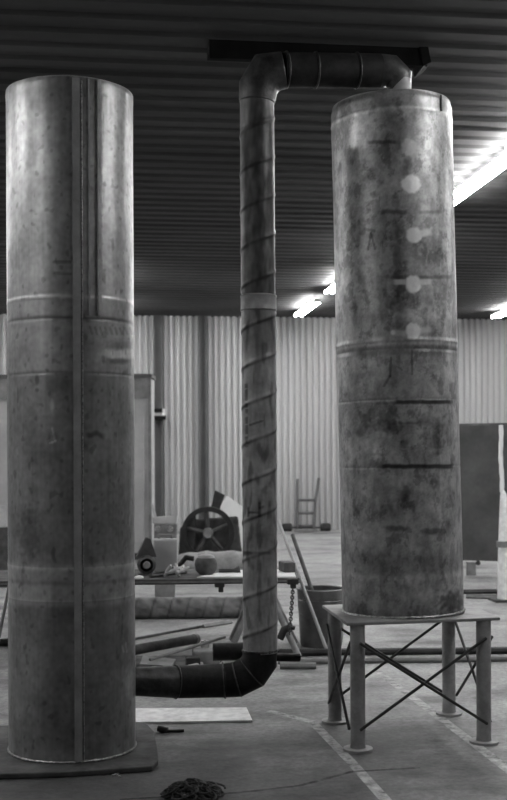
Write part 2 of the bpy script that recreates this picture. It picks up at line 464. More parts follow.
# floor plate
pts = [(-40, 775), (60, 772), (120, 768.5), (152, 766), (158, 760), (157, 745), (154, 731), (146, 722.5), (130, 721), (-20, 726)]
pp = [hit(px, py, ZP) for px, py in pts]
mb = MB().prism([Vector((p.x, p.y, ZP)) for p in pp], Vector((0, 0, -.026)))
solo('floor_plate', mb, M['dark'], 'thick dark steel plate with a rounded corner under the left tank', 'steel plate', bevel=.006)

# --- right tank on its stand
ZS = .655
RB = hit(402.8, 610.5, ZS); ZR = (RB-EYE).dot(FWD)
RTop = at(391, 107.5, ZR); LR = (RTop-RB).length; rotR = tank_frame(RB, RTop); RR = .325
def hr(py): return LR*(610.5-py)/(610.5-107.5)
def tone_right(px, py, a, h, front):
    ca, sa = math.cos(a), math.sin(a)
    t = 1.08+.30*nz(ca*2.4, sa*2.4, h*6)+.34*nz(ca*6, sa*6, h*15)+.26*nz(ca*15, sa*15, h*40)+.24*nz(ca*36, sa*36, h*95)
    n2 = nz(ca*5+9, sa*5, h*11)+.5*nz(ca*16, sa*16, h*38)+.3*nz(ca*40, sa*40, h*100)
    t *= 1-.36*sstep(.22, .42, n2)
    t *= 1-.25*sstep(.1, .4, nz(ca*9+3, sa*9, h*10))
    hb = hr
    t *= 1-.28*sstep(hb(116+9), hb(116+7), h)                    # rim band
    t *= 1+.5*math.exp(-((h-hb(126))/.012)**2)
    if h < hb(354): t *= 1.12
    t *= 1-.5*math.exp(-((h-hb(356))/.02)**2)
    t *= 1+.5*math.exp(-((h-hb(349))/.008)**2)
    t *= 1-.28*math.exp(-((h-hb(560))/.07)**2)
    t *= 1+.35*math.exp(-((h-hb(572))/.02)**2)
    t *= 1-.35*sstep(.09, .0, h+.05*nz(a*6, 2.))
    if front:
        # dark smears
        t *= 1-.55*ell(px, py, 399, 270, 7, 55, .7, .5, 3.)
        t *= 1-.4*ell(px, py, 428, 248, 13, 20, .5, .6, 4.)
        t *= 1-.35*ell(px, py, 395, 135, 10, 22, .6, .4, 4.)
        t *= 1-.45*ell(px, py, 388, 425, 14, 6, .6, .9, 8.); t *= 1-.5*ell(px, py, 393, 428, 7, 5, .6, .6, 9.)
        t *= 1-.35*ell(px, py, 378, 412, 16, 20, .8, .9, 11.)
        t *= 1-.6*ell(px, py, 396, 528.5, 11, 2.8, .5, .5, 1.); t *= 1-.6*ell(px, py, 434, 531.5, 11, 3.2, .5, .5, 2.)
        t *= 1-.55*ell(px, py, 437, 445, 5, 8, .6, .8, 1.)
        t *= 1-.5*ell(px, py, 433, 482, 5, 6, .6, .8, 2.)
        t *= 1-.5*ell(px, py, 406, 491, 4, 8, .6, .8, 3.)
        t *= 1-.65*ell(px, py, 452, 602, 12, 11, .5, .8, 3.)
        for k, (bx, by, br) in enumerate([(365, 180, 4), (372, 175, 5), (381, 183, 3), (374, 195, 3), (363, 232, 3), (371, 236, 2.5), (409, 163, 4), (405, 171, 4), (446, 345, 3),
                (356, 308, 2.5), (389, 304, 5), (360, 433, 4), (357, 512, 3), (404, 444, 4), (440, 300, 4), (436, 425, 7), (424, 421, 6), (405, 503, 6)]):
            t *= 1-.45*ell(px, py, bx, by, br, br*1.2, .6, .8, k*1.7)
        # slots and straight dark weld lines
        t *= 1-.6*bar(px, py, 367, 397, 142, 3, .5, 1, 1.)
        t *= 1-.6*bar(px, py, 380, 408, 212, 4, .6, 2, 2.); t *= 1-.45*bar(px, py, 418, 442, 212, 3, .6, 2, 3.)
        t *= 1-.5*bar(px, py, 412, 452, 277, 3.2, .6, 2, 4.); t *= 1-.35*bar(px, py, 384, 412, 277, 3, .6, 2, 4.)
        t *= 1-.85*bar(px, py, 395, 452, 402, 3.6, .4, .6, 5.); t *= 1-.4*bar(px, py, 376, 398, 403, 2.5, .6, 1, 5.)
        t *= 1-.85*bar(px, py, 381, 453, 466.5, 4, .4, .8, 6.)
        t *= 1-.45*bar(px, py, 398, 420, 423, 2, .5, .6, 5.)
        t *= 1-.5*line(px, py, 412, 350, 412, 374, 1.8)
        t *= 1-.55*line(px, py, 391, 358, 390, 376, 2); t *= 1-.55*line(px, py, 390, 376, 384, 386, 2)
        t *= 1-.5*line(px, py, 371, 233, 368, 250, 1.6); t *= 1-.5*line(px, py, 371, 233, 375, 249, 1.6); t *= 1-.5*line(px, py, 365, 229, 374, 231, 2.5)
        # ground and polished spots
        for cx_, cy_, rx, ry, q in ((409, 147, 8, 8, .45), (411, 184, 9.5, 9, 1.0), (414, 235, 8, 8, .8), (413.5, 284, 7.5, 9, 1.25), (413, 331, 7.5, 8, .95), (428, 145, 3, 5, .4)):
            w_ = min(1., q)*ell(px, py, cx_, cy_, rx, ry, .18, .18, cx_); t = t*(1-w_)+(2.0+.6*q)*w_
        for w_, lv in ((.8*bar(px, py, 393, 407, 282, 4.6, .3, .5, 1.), 2.2), (.8*bar(px, py, 419, 432, 282, 5, .3, 1., 2.), 2.1), (.75*bar(px, py, 420, 431, 233, 6, .5, 3., 2.), 2.0),
                       (.6*bar(px, py, 419, 432, 330, 5, .5, 1., 2.), 1.9), (.7*bar(px, py, 393, 407, 333, 5, .5, 1., 3.), 1.9), (.9*ell(px, py, 393, 332.5, 2.5, 2.5, .4), 2.6)):
            t = t*(1-w_)+lv*w_
        t *= 1+.35*ell(px, py, 439, 300, 4, 5, .5, .8, 4.); t *= 1+.35*ell(px, py, 418, 315, 22, 6, .8, .8, 2.)
        t *= 1+.4*ell(px, py, 378, 453, 6, 6, .7, .8, 9.)
    return clamp(t, .08, 3.2)
tr = thing('steel_tank', 'stained welded steel cylinder with round polished spots, standing on a four-legged stand', 'tank', RB, None, rotR)
bmp = [(hr(354), .012, -.004), (hr(346), .012, .003), (hr(126), .008, .002), (hr(572), .02, .002), (LR-.004, .02, -.008), (hr(402), .005, -.002), (hr(466.5), .005, -.002)]
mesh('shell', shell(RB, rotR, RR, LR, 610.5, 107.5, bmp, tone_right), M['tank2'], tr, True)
axR = tuple(rotR.col)
mesh('top_cap', MB().lathe([(.001, LR-.012), (RR-.02, LR-.012), (RR-.006, LR-.004), (RR-.010, LR+.002), (RR-.06, LR+.016), (.001, LR+.03)], RB, axR, 96), M['stand'], tr, True)
mesh('weld_bead', ringbead(RB, axR, RR, .006, .008, 150, .9), M['weld'], tr, True)['label'] = 'rough shiny weld bead round the foot'
phR = math.asin(48/60.5)
mesh('hook', bead(RB, axR, RR+.004, phR, .006, hr(125), LR-.01, 20), M['rod'], tr)

# stand
legs = [hit(358, 750.5), hit(484, 743), hit(449, 714.5), hit(335, 722.5)]     # front left, front right, rear right, rear left
cs = sum(legs, Vector())/4
st = thing('tank_stand', 'square plate-topped steel stand with crossed rods carrying the right tank', 'stand', cs)
ex = [cs+(p-cs)*1.13 for p in legs]
for i_ in (1, 2): ex[i_] += (legs[1]-legs[0]).normalized()*.035
for i_ in (0, 3): ex[i_] += (legs[0]-legs[1]).normalized()*.02
mb = MB().prism([Vector((p.x, p.y, ZS-.016)) for p in ex], Vector((0, 0, .016)))
mesh('top_plate', mb, M['plate'], st, bevel=.004)
for p in legs:
    lg = mesh('leg', MB().tube([(p.x, p.y, .01), (p.x, p.y, ZS-.015)], .038, 24), M['stand'], st, True)
    mesh('foot_flange', MB().lathe([(.001, .001), (.075, .001), (.075, .014), (.04, .016), (.038, .03)], (p.x, p.y, 0), None, 32), M['stand'], lg, True)
for i in range(4):
    p, q = legs[i], legs[(i+1) % 4]; d = (q-p).normalized(); o = Vector((0, 0, 1)).cross(d)*-.0
    n = Vector((d.y, -d.x, 0))*.045
    A = lambda s, z, w: Vector((s.x, s.y, z))+n*w
    hi, lo = (.55, .11)
    mesh('cross_rod', MB().tube([A(p, hi, 1.0), A(q, lo, 1.0)], .008, 10), M['rod'], st, True)
    mesh('cross_rod', MB().tube([A(q, hi, .78), A(p, lo, .78)], .008, 10), M['rod'], st, True)

# ------------------------------------------------------------------ connecting pipe
ZV = 6.12
cp = thing('connecting_pipe', 'spiral-seamed steel pipe rising between the two tanks and bending over to the right one', 'pipe', at(258, 690, ZV))
RPI = .0915
def spiral_pipe(p0, p1, R, pitch, tone, n=72, rows=300, ph=0., hand=1, depth=.004):
    X, Y, Z = frame_to(p0, p1, Vector((0, 1, 0)) if abs((p1-p0).normalized().z) > .7 else Vector((0, 0, 1)))
    L = (p1-p0).length; mb = MB(); mb.tone = []
    for i in range(rows+1):
        h = L*i/rows
        for k in range(n):
            a = 2*PI*k/n
            s_ = ((h/pitch - hand*a/(2*PI) + ph) % 1.0)-.5
            w = math.exp(-(s_*pitch/.011)**2)
            r = R + depth*w
            p = p0+X*(r*math.cos(a))+Y*(r*math.sin(a))+Z*h
            mb.v.append(p); px, py = pix(p)
            w2 = math.exp(-((s_*pitch+.009)/.009)**2)*(.45+.55*sstep(-.3, .3, nz(a*1.2, h*3.)))
            mb.tone.append(clamp((1-.75*w2)*tone(px, py, a, h), .08, 3))
    mb.f = [(i*n+k, i*n+(k+1) % n, (i+1)*n+(k+1) % n, (i+1)*n+k) for i in range(rows) for k in range(n)]
    mb.f += [tuple(range(n))[::-1], tuple(rows*n+k for k in range(n))]
    return mb
def tone_pipe(px, py, a, h):
    t = 1+.3*nz(math.cos(a)*2, math.sin(a)*2, h*5)+.25*nz(math.cos(a)*6, math.sin(a)*6, h*14)
    t *= 1-.45*sstep(.15, .4, nz(math.cos(a)*3+7, math.sin(a)*3, h*9))
    t *= 1-.5*sstep(375, 335, py+14*nz(px*.1, py*.05, 1.))*sstep(300, 316, py)
    t *= 1-.6*line(px, py, 246, 385, 246.5, 412, 2.2)*(nz(py*.3, 1.) > -.3); t *= 1-.6*line(px, py, 246.5, 418, 246.5, 446, 2.2)*(nz(py*.3, 2.) > -.25)
    t *= 1-.6*line(px, py, 248.5, 508, 248.5, 516, 1.8); t *= 1-.6*line(px, py, 249, 512.5, 259, 513, 1.8)
    t *= 1-.65*line(px, py, 259.6, 503, 259.6, 516, 2.4); t *= 1-.5*line(px, py, 259.6, 508, 263, 507, 2.0)
    t *= 1-.6*line(px, py, 250, 425, 262, 421, 1.8)
    t *= 1-.5*ell(px, py, 265, 490, 3, 4, .5, .5); t *= 1-.65*ell(px, py, 246, 553.5, 6, 3, .5, .5); t *= 1-.5*bar(px, py, 243, 272, 553, 2.5, .6)
    t *= 1-.3*ell(px, py, 262, 540, 10, 10, .8, .9, 3)
    return t
def tone_dark(px, py, a, h):
    return (.21+.14*nz(math.cos(a)*2, math.sin(a)*2, h*6)+.16*nz(math.cos(a)*5, math.sin(a)*5, h*16))
v0, v1, v2, v3 = at(260.3, 652, ZV), at(258.6, 311, ZV), at(258.2, 295, ZV), at(257, 100, ZV)
mesh('riser', spiral_pipe(v0, v1, RPI, .203, tone_pipe, ph=.10), M['pipe'], cp, True)
mesh('sleeve', MB().lathe([(RPI-.005, 0), (RPI+.004, 0), (RPI+.007, .006), (RPI+.004, .012), (RPI+.003, .07), (RPI+.007, .078), (RPI+.004, .084), (RPI-.005, .088)], v1-Vector((0, 0, .002)), None, 48), M['stand'], cp, True)
up = mesh('upper_riser', spiral_pipe(v2, v3, RPI, .203, tone_dark, ph=.35, rows=220), M['pipe'], cp, True); up['label'] = 'darker, sooty upper length of the riser'
# upper bend, wrapped and lumpy
el = [at(257, 103, ZV), at(258, 88, ZV), at(267, 73, ZV), at(284, 70, ZV)]
mesh('bend', MB().tube(el, [RPI+.004, .103, .103, RPI+.004], 40), M['pipejoint'], cp, True, .006)['label'] = 'lumpy welded bend at the head of the riser'
c0, c1_ = at(283, 70, ZV), at(379, 71, ZV+.12)
mesh('crossover', MB().tube([c0, c1_], RPI-.001, 48), M['darkpipe'], cp, True)['label'] = 'dark level length over to the right tank'
dz = (c1_-c0)
for f_, r in ((.33, .003), (.03, .004), (.76, .002)):
    q = c0+dz*f_; ax = frame_to(c0, c1_)
    mesh('weld_ring', ringbead(q, ax, RPI, 0, .005+r*.3, 60), M['pipejoint'], cp, True)
tz = RB+rotR.col[2]*(LR+.01)
dn = [at(378, 71, ZV+.12), at(390, 72, ZV+.12), at(399, 79, ZV+.12), at(400, 93, ZV+.12)]
mesh('bend', MB().tube(dn, [RPI-.002, .088, .072, .060], 40), M['pipejoint'], cp, True)['label'] = 'bend turning down into the right tank'
mesh('nozzle', MB().tube([at(400.5, 80, ZV+.11), at(400.5, 94, ZV+.11)], .058, 32), M['stand'], cp, True)
# bottom run
l0, l1, l2 = at(131, 681.5, 5.93), at(176, 682, 6.02), at(224, 680.5, ZV)
mesh('inlet', MB().tube([l0, l1], [.072, .083], 40), M['pipejoint'], cp, True)
mesh('lower_run', MB().tube([l1, l2], [.084, .089], 40), M['darkpipe'], cp, True)
mesh('weld_ring', ringbead(l1, frame_to(l0, l1), .083, 0, .006, 60), M['pipejoint'], cp, True)
eb = [l2, at(237, 679.5, ZV), at(252, 672, ZV), at(259.5, 661, ZV), at(260, 650, ZV)]
mesh('bend', MB().tube(eb, [.089, .0915, .0925, .0925, RPI], 40), M['darkpipe'], cp, True)['label'] = 'dark mitred bend at the foot of the riser'
for i in (0, 1, 2):
    d = (eb[i+1]-eb[i]).normalized(); dprev = (eb[i]-eb[i-1]).normalized() if i else d
    nrm = (d+dprev).normalized(); ax = frame_to(Vector(), nrm, Vector((0, 1, 0)))
    mesh('weld_ring', ringbead(eb[i], ax, .0925, 0, .0045, 60, .8), M['pipejoint'], cp, True)
mesh('weld_ring', ringbead(eb[4], axL, RPI, 0, .006, 60, .9), M['pipejoint'], cp, True)
mesh('stub', MB().tube([at(262, 657, ZV+.05), at(299, 657.5, ZV+.15)], .022, 20), M['darkpipe'], cp, True)
mesh('side_stub', MB().tube([at(213, 652, ZV+.12), at(246, 651, ZV+.12)], .048, 28), M['dark'], cp, True)

# ------------------------------------------------------------------ work table behind the riser
ZT = .60
A0, A1 = hit(-70, 582, ZT), hit(299.5, 578, ZT)
B1, B0 = hit(297, 568.3, ZT), hit(-60, 570.5, ZT)
tb = thing('work_table', 'low sheet-topped trestle work table behind the riser pipe, cluttered with tools', 'table', ((A0+B1)/2).xy.to_3d())
mesh('table_top', MB().prism([Vector((p.x, p.y, ZT)) for p in (A0, A1, B1, B0)], Vector((0, 0, -.014))), M['dark'], tb)
mesh('edge_angle', MB().tube([A0-Vector((0, 0, .026)), A1-Vector((0, 0, .026))], .012, 4), M['dark'], tb)
def trestle(pxl, pxr, pxa, back):
    f1, f2 = hit(pxl, 656), hit(pxr, 659.5)
    ap = at(pxa, 583, (f1-EYE).dot(FWD)); ap.z = ZT-.03
    for f in (f1, f2):
        f = f + Vector((0, 0, .018))
        mesh('leg', MB().tube([f, ap+(f-ap)*.06+Vector((0, back, 0))*0], .024, 10), M['stand'], tb, True)
    for f in (f1, f2):
        g = f+FWD*.62+Vector((0, 0, .018)); mesh('leg', MB().tube([g, ap+FWD*.60+(f-ap)*.06], .022, 10), M['stand'], tb, True)
    mesh('trestle_beam', MB().tube([ap, ap+FWD*.66], .026, 8), M['dark'], tb)
trestle(229, 299, 263, .3); trestle(10, 78, 44, .3)
# clamps under the table edge and a chain
p = at(219.5, 584, 8.38)
solo('clamp', MB().box(p+Vector((0, 0, -.005)), (.07, .05, .035)).box(p+Vector((.01, 0, -.035)), (.035, .04, .05)), M['black'], 'small black clamp under the front edge of the work table', 'clamp', bevel=.006)
p = at(292.5, 581.5, 8.3)
solo('clamp', MB().box(p, (.08, .05, .04)).box(p+Vector((.005, 0, -.03)), (.04, .04, .04)), M['black'], 'black clamp on the right end of the work table, chain below', 'clamp', bevel=.006)
mb = MB(); p0, p1 = at(293, 588, 8.3), at(289.5, 634, 8.3); nl = 17
for i in range(nl):
    c = p0.lerp(p1, (i+.5)/nl); ln = (p1-p0).length/nl*.75
    ax = (RT, FWD) if i % 2 else (FWD, RT)
    ring = [c+Vector((0, 0, 1))*(ln*math.cos(q))+ax[0]*(.011*math.sin(q)) for q in [2*PI*k/12 for k in range(13)]]
    mb.tube(ring, .0048, 6, False)
solo('chain', mb, M['dark'], 'short dark chain hanging from the right end of the work table', 'chain', smooth=True)
mb = MB().tube([at(280, 639, 8.37), at(284, 630, 8.37), at(290, 627, 8.37), at(295, 628, 8.37)], [.026, .028, .022, .014], 12)
solo('clamp', mb, M['black'], 'black hooked clamp held against the slanting table leg right of the riser', 'clamp', smooth=True)

# things on the table (z = ZT)
def on_table(px, Z): p = at(px, 570, Z); p.z = ZT; return p
def disk_stack(name, prof, p, mt, n=28): return MB().lathe(prof, p, None, n)
mb = MB().prism([Vector((q.x, q.y, ZT+.001)) for q in (hit(197, 577.6, ZT), hit(296, 577.6, ZT), hit(293, 569.8, ZT), hit(232, 571, ZT))], Vector((0, 0, .006)))
solo('metal_sheet', mb, M['white'], 'bright white sheet lying on the table behind the riser pipe', 'sheet')
p = on_table(206, 8.62); p.z += .008
t = thing('pot', 'round dark lidded pot on the work table', 'pot', p)
mesh('body', MB().lathe([(.001, 0), (.05, 0), (.078, .03), (.086, .075), (.080, .105), (.066, .125), (.06, .122)], p, None, 32), M['dark'], t, True)
mesh('lid', MB().lathe([(.067, .123), (.06, .140), (.03, .150), (.001, .152)], p, None, 32), M['plate'], t, True)
p = on_table(146.5, 8.62)
t = thing('electric_motor', 'small dark electric motor with a round end on the work table beside the left tank', 'motor', p)
q = p+Vector((0, 0, .085)); fx = (Vector((1, 0, 0)), Vector((0, 0, 1)), Vector((0, 1, 0)))
mesh('body', MB().lathe([(.001, 0), (.05, 0), (.07, .02), (.07, .15), (.001, .15)], q-Vector((0, .07, 0)), fx, 24), M['dark'], t, True)
mesh('end_cover', MB().lathe([(.001, -.012), (.025, -.012), (.03, 0), (.048, 0), (.052, .004), (.001, .004)], q-Vector((0, .07, 0)), fx, 24), M['mid'], t, True)
mesh('foot', MB().box(p+Vector((0, .01, .008)), (.13, .12, .016)), M['dark'], t)
mesh('hood', MB().prism([q+Vector((-.075, -.02, .055)), q+Vector((.075, -.02, .055)), q+Vector((.03, -.02, .19)), q+Vector((-.005, -.02, .20))], Vector((0, .12, 0))), M['dark'], t)
p = on_table(165.5, 8.86)
t = thing('jerrycan', 'pale upright metal can on the work table under the open frame', 'can', p)
mesh('body', MB().box(p+Vector((0, 0, .13)), (.185, .13, .26)), M['cab'], t, bevel=.015)
mesh('handle', MB().tube([p+Vector((-.05, 0, .255)), p+Vector((-.05, 0, .285)), p+Vector((.05, 0, .285)), p+Vector((.05, 0, .255))], .010, 8), M['mid'], t, True)
# open frame standing on the floor behind
p = hit(164, 590); 
def bk(px, py, Z): return at(px, py, Z)
ZF = 12.0
t = thing('machine_vice', 'pale open-topped U-shaped machine frame behind the can on the table', 'machine', at(164, 598.8, ZF))
mesh('bed', MB().hexa([at(153, 524, ZF), at(177, 524, ZF), at(177, 524, ZF+.25), at(153, 524, ZF+.25), at(152, 517, ZF), at(178, 515, ZF), at(178, 515, ZF+.25), at(152, 517, ZF+.25)]), M['light'], t, bevel=.01)
mesh('column', MB().hexa([at(155, 598, ZF), at(175, 598, ZF), at(175, 598, ZF+.25), at(155, 598, ZF+.25), at(154, 524, ZF), at(177, 524, ZF), at(177, 524, ZF+.25), at(154, 524, ZF+.25)]), M['mid'], t, bevel=.01)
mesh('prong', MB().hexa([at(154, 517, ZF), at(157, 517, ZF), at(157, 517, ZF+.1), at(154, 517, ZF+.1), at(151, 505, ZF), at(153, 504, ZF), at(153, 504, ZF+.1), at(151, 505, ZF+.1)]), M['light'], t)
mesh('prong', MB().hexa([at(172, 516, ZF), at(175, 516, ZF), at(175, 516, ZF+.1), at(172, 516, ZF+.1), at(171, 499, ZF), at(173, 499, ZF), at(173, 499, ZF+.1), at(171, 499, ZF+.1)]), M['light'], t)
for px in (158, 170): mesh('bolt', MB().lathe([(.001, -.02), (.03, -.02), (.035, 0), (.001, 0)], at(px, 529, ZF-.005), (RT, UP, FWD), 14), M['weld'], t, True)
# tools
def tool(name, pts, r, mt, label, cat='tool', n=8):
    return solo(name, MB().tube(pts, r, n), mt, label, cat, smooth=True)
a, b = on_table(150, 8.45), on_table(186, 8.75)
tool('metal_bar', [a+Vector((0, 0, .012)), b+Vector((0, 0, .012))], .012, M['dark'], 'short dark bar on the table below the pale can', 'bar')
a = on_table(172, 8.5); a.z += .03
mb = MB(); rnd = random.Random(3)
for i in range(7):
    c = a+Vector((.018*i-.03, rnd.uniform(-.03, .05), .018+.012*(i % 2))); d = Vector((rnd.uniform(-1, 1), rnd.uniform(-.6, .6), .2)).normalized()*.06
    mb.tube([c-d, c, c+d], [.012, .018, .008], 7)
solo('rag', mb, M['light'], 'pale crumpled rag on the table left of the round pot', 'rag', smooth=True)
a, b = on_table(219, 8.75), on_table(240, 8.75)
tool('pipe_wrench', [a+Vector((0, 0, .02)), a.lerp(b, .7)+Vector((0, 0, .022)), b+Vector((0, 0, .03))], [.016, .014, .03], M['dark'], 'dark wrench on the table right of the round pot', 'wrench')
a = on_table(139, 8.45)
solo('paper_cup', MB().lathe([(.001, 0), (.035, 0), (.03, .012), (.001, .02)], a, None, 16), M['white'], 'small white saucer on the table at the left tank', 'saucer', smooth=True)
# plank end at right end of the table
p0, p1 = hit(283, 572, ZT), hit(303, 579, ZT)
bl = (p1-p0).normalized(); bc = hit(287, 572.5, ZT)+Vector((0, 0, .046)); bx_ = (bl+Vector((0, 0, -.0))).normalized()
mb = MB().box(bc, (.17, .09, .075), (bx_, Vector((0, 0, 1)).cross(bx_), Vector((0, 0, 1))))
solo('timber_block', mb, M['dark'], 'dark oblong block on the right end of the work table', 'block', bevel=.008)

# ------------------------------------------------------------------ floor behind the table
Z0 = 10.5
p0, p1 = hit(40, 619.5), hit(262, 617.5)
p0.z = p1.z = .098
def tone_far(px, py, a, h): return .5+.4*nz(math.cos(a)*1.5, math.sin(a)*1.5, (h-a*.03)*14)
fp = solo('spiral_pipe', spiral_pipe(p0, p1, .097, .16, tone_far, n=40, rows=160, hand=-1, depth=.003), M['pipe'], 'spiral-seamed steel pipe lying on the floor under the table', 'pipe', smooth=True)
tool('thin_rod', [hit(120, 643)+Vector((0, 0, .012)), hit(205, 627)+Vector((0, 0, .012))], .010, M['dark'], 'thin rod lying slantwise on the floor in front of the spiral pipe', 'rod')
a, b = hit(203, 628), hit(231, 623.5)
solo('flat_bar', MB().tube([a+Vector((0, 0, .012)), b+Vector((0, 0, .012))], .022, 4), M['mid'], 'short flat bar lying at the tip of the thin rod', 'bar')
# scrap between the table and the bottom run
a, b = hit(118, 667)+Vector((0, 0, .10)), hit(196, 648.5)+Vector((0, 0, .075))
t = thing('scrap_pipe', 'dark pipe lying on the scrap beside the left tank, end towards the riser', 'pipe', ((a+b)/2).xy.to_3d())
mesh('tube', MB().tube([a, b], .037, 24), M['dark'], t, True); mesh('end_ring', MB().tube([b-(b-a).normalized()*.03, b+(b-a).normalized()*.006], .040, 24), M['mid'], t, True)
rnd = random.Random(11)
def scrap(pts, th, mt, label, name='scrap_plate'):
    P = [hit(px, py, z) for px, py, z in pts]
    return solo(name, MB().prism(P, Vector((0, 0, -th))), mt, label, 'scrap', 'scrap steel heaped behind the lower pipe')
scrap([(136, 668, .012), (214, 668, .012), (226, 655, .012), (136, 656, .012)], .012, M['dark'], 'dark scrap plate lying flat under the other scrap pieces')
scrap([(140, 664, .07), (172, 666, .045), (176, 659, .045), (143, 655, .08)], .014, M['mid'], 'grey bent scrap offcut nearest the left tank')
mb = MB().box(hit(206, 664)+Vector((0, 0, .055)), (.19, .16, .10)); solo('steel_block', mb, M['mid'], 'grey boxy offcut with a dark face beside the side stub of the pipe', 'scrap', 'scrap steel heaped behind the lower pipe', bevel=.01)
mb = MB().box(hit(193, 668)+Vector((0, 0, .045)), (.10, .10, .07)); solo('steel_block', mb, M['black'], 'black square block in front of the grey boxy offcut', 'scrap', 'scrap steel heaped behind the lower pipe', bevel=.008)
tool('scrap_rod', [hit(150, 672)+Vector((0, 0, .085)), hit(225, 655)+Vector((0, 0, .135))], .011, M['mid'], 'thin grey rod lying across the scrap pieces', 'scrap')
tool('scrap_rod', [hit(168, 676)+Vector((0, 0, .03)), hit(202, 668)+Vector((0, 0, .03))], .014, M['light'], 'short pale rod among the scrap behind the lower pipe', 'scrap')
mb = MB().lathe([(.03, 0), (.06, 0), (.06, .05), (.03, .05), (.03, 0)], hit(160, 674)+Vector((0, 0, .002)), None, 24); solo('pipe_ring', mb, M['mid'], 'short grey pipe ring lying in the scrap near the left tank', 'scrap', 'scrap steel heaped behind the lower pipe', smooth=True)
mb = MB().lathe([(.012, 0), (.03, 0), (.035, .03), (.03, .06), (.012, .06)], hit(205, 651)+Vector((0, 0, .02)), None, 20); solo('scrap_fitting', mb, M['light'], 'small pale pipe cap by the end of the dark scrap pipe', 'scrap', smooth=True)

# long bars across the floor
def longbar(px0, py0, px1, py1, r, mt, label, n=8):
    a, b = hit(px0, py0), hit(px1, py1); a.z = b.z = r*.72 if n == 4 else r
    return solo('steel_bar', MB().tube([a, b], r, n), mt, label, 'bar', 'long steel bars lying across the floor')
longbar(280, 669, 316, 669, .024, M['mid'], 'short pale bar on the floor against the foot of the riser')
longbar(278, 664.5, 540, 661, .022, M['mid'], 'long grey bar lying across the floor, nearest of the long bars')
longbar(276, 656, 540, 653.5, .026, M['black'], 'long black bar lying across the floor behind the grey one')

# drum / bucket, poles
dc = hit(321.5, 645); dax = None
t = thing('metal_bucket', 'large dark tapered metal bucket on the floor left of the tank stand', 'bucket', dc)
Zd = (dc-EYE).dot(FWD)
hB = 1.5-(588-455)*Zd/1150
mesh('body', MB().lathe([(.001, .01), (.155, .01), (.16, 0), (.168, .02), (.190, hB-.03), (.192, hB-.01), (.178, hB-.01), (.15, .03), (.001, .03)], dc, None, 48), M['drum'], t, True)
mesh('rim', ringbead(dc, (Vector((1, 0, 0)), Vector((0, 1, 0)), Vector((0, 0, 1))), .190, hB-.006, .008, 60, 0), M['plate'], t, True)
mesh('hoop', ringbead(dc, (Vector((1, 0, 0)), Vector((0, 1, 0)), Vector((0, 0, 1))), .186, hB-.09, .006, 60, 0), M['drum'], t, True)
tool('dark_pole', [at(316, 602, Zd), at(292.5, 535, Zd+.45)], .017, M['dark'], 'dark pole leaning out of the metal bucket', 'pole')
pb = hit(327.5, 653.5); pb.z = .012
pole = MB().tube([pb, at(278, 520, 9.0)], .0135, 8); solo('pale_pole', pole, M['light'], 'pale thin pole leaning across the bucket towards the riser', 'pole', smooth=True)
solo('wooden_wedge', MB().prism([hit(326, 652.5), hit(338, 652.5), hit(338, 650), hit(326, 650)], Vector((0, 0, .04))), M['mid'], 'small grey block at the foot of the pale pole', 'block', bevel=.006)
# tub behind the stand, lit
dc2 = hit(352, 640)

# ------------------------------------------------------------------ far floor
# engine with flywheel
ZE = 16.0
e0 = hit(208, 562); ZE = (e0-EYE).dot(FWD)
def E(px, py, d=0.): return at(px, py, ZE+d)
t = thing('engine', 'dark machine with a big round flywheel behind the table', 'engine', e0)
fl_ax = (RT, UP, FWD)
mesh('body', MB().hexa([E(181, 561, .0), E(243, 561, .0), E(243, 561, .6), E(181, 561, .6), E(184, 520, .0), E(238, 516, .0), E(238, 516, .6), E(184, 520, .6)]), M['dark'], t, bevel=.03)
fw = mesh('flywheel', MB().lathe([(.30, -.06), (.37, -.06), (.37, .06), (.30, .06), (.30, -.06)], E(208, 533, -.12), fl_ax, 40), M['rubber'], t, True)
for k in range(5):
    a = 2*PI*k/5+.4; o = E(208, 533, -.12)
    mesh('spoke', MB().tube([o+RT*(.05*math.cos(a))+UP*(.05*math.sin(a)), o+RT*(.31*math.cos(a))+UP*(.31*math.sin(a))], .028, 8), M['dark'], fw, True)
mesh('hub', MB().lathe([(.001, -.09), (.06, -.09), (.075, -.05), (.075, .08), (.001, .08)], E(208, 533, -.12), fl_ax, 20), M['mid'], fw, True)
mesh('exhaust', MB().hexa([E(211, 507, .1), E(219, 511, .1), E(219, 511, .3), E(211, 507, .3), E(215, 490, .1), E(225, 495, .1), E(225, 495, .3), E(215, 490, .3)]), M['black'], t, bevel=.01)
mesh('cylinder_block', MB().hexa([E(178, 561, -.1), E(196, 561, -.1), E(196, 561, .3), E(178, 561, .3), E(180, 528, -.1), E(196, 514, -.1), E(196, 514, .3), E(180, 528, .3)]), M['black'], t, bevel=.02)
mb = MB().prism([at(220, 506, 18.5), at(227, 496, 18.5), at(250, 512, 18.5), at(250, 568, 18.5), at(232, 568, 18.5)], FWD*.06)
solo('white_board', mb, M['white'], 'white board leaning up behind the dark flywheel machine', 'board')
g0 = hit(215, 575)
mb = MB()
P = [g0+RT*(-.55+.11*i)+FWD*(.1*nz(i*.8, 1.)) for i in range(11)]
mb.tube([p+Vector((0, 0, .14)) for p in P], [.06, .12, .15, .14, .17, .15, .16, .17, .15, .14, .07], 14)
solo('tarpaulin', mb, M['cloth'], 'grey rolled tarpaulin on the floor in front of the dark flywheel machine', 'tarpaulin', smooth=True)
a = on_table(178, 9.0); b = on_table(194, 9.0)
tool('lever', [a+Vector((0, 0, .024)), a.lerp(b, .5)+Vector((0, 0, .10)), b+Vector((0, 0, .09))], .02, M['black'], 'short black bent lever on the table behind the pale can', 'lever')
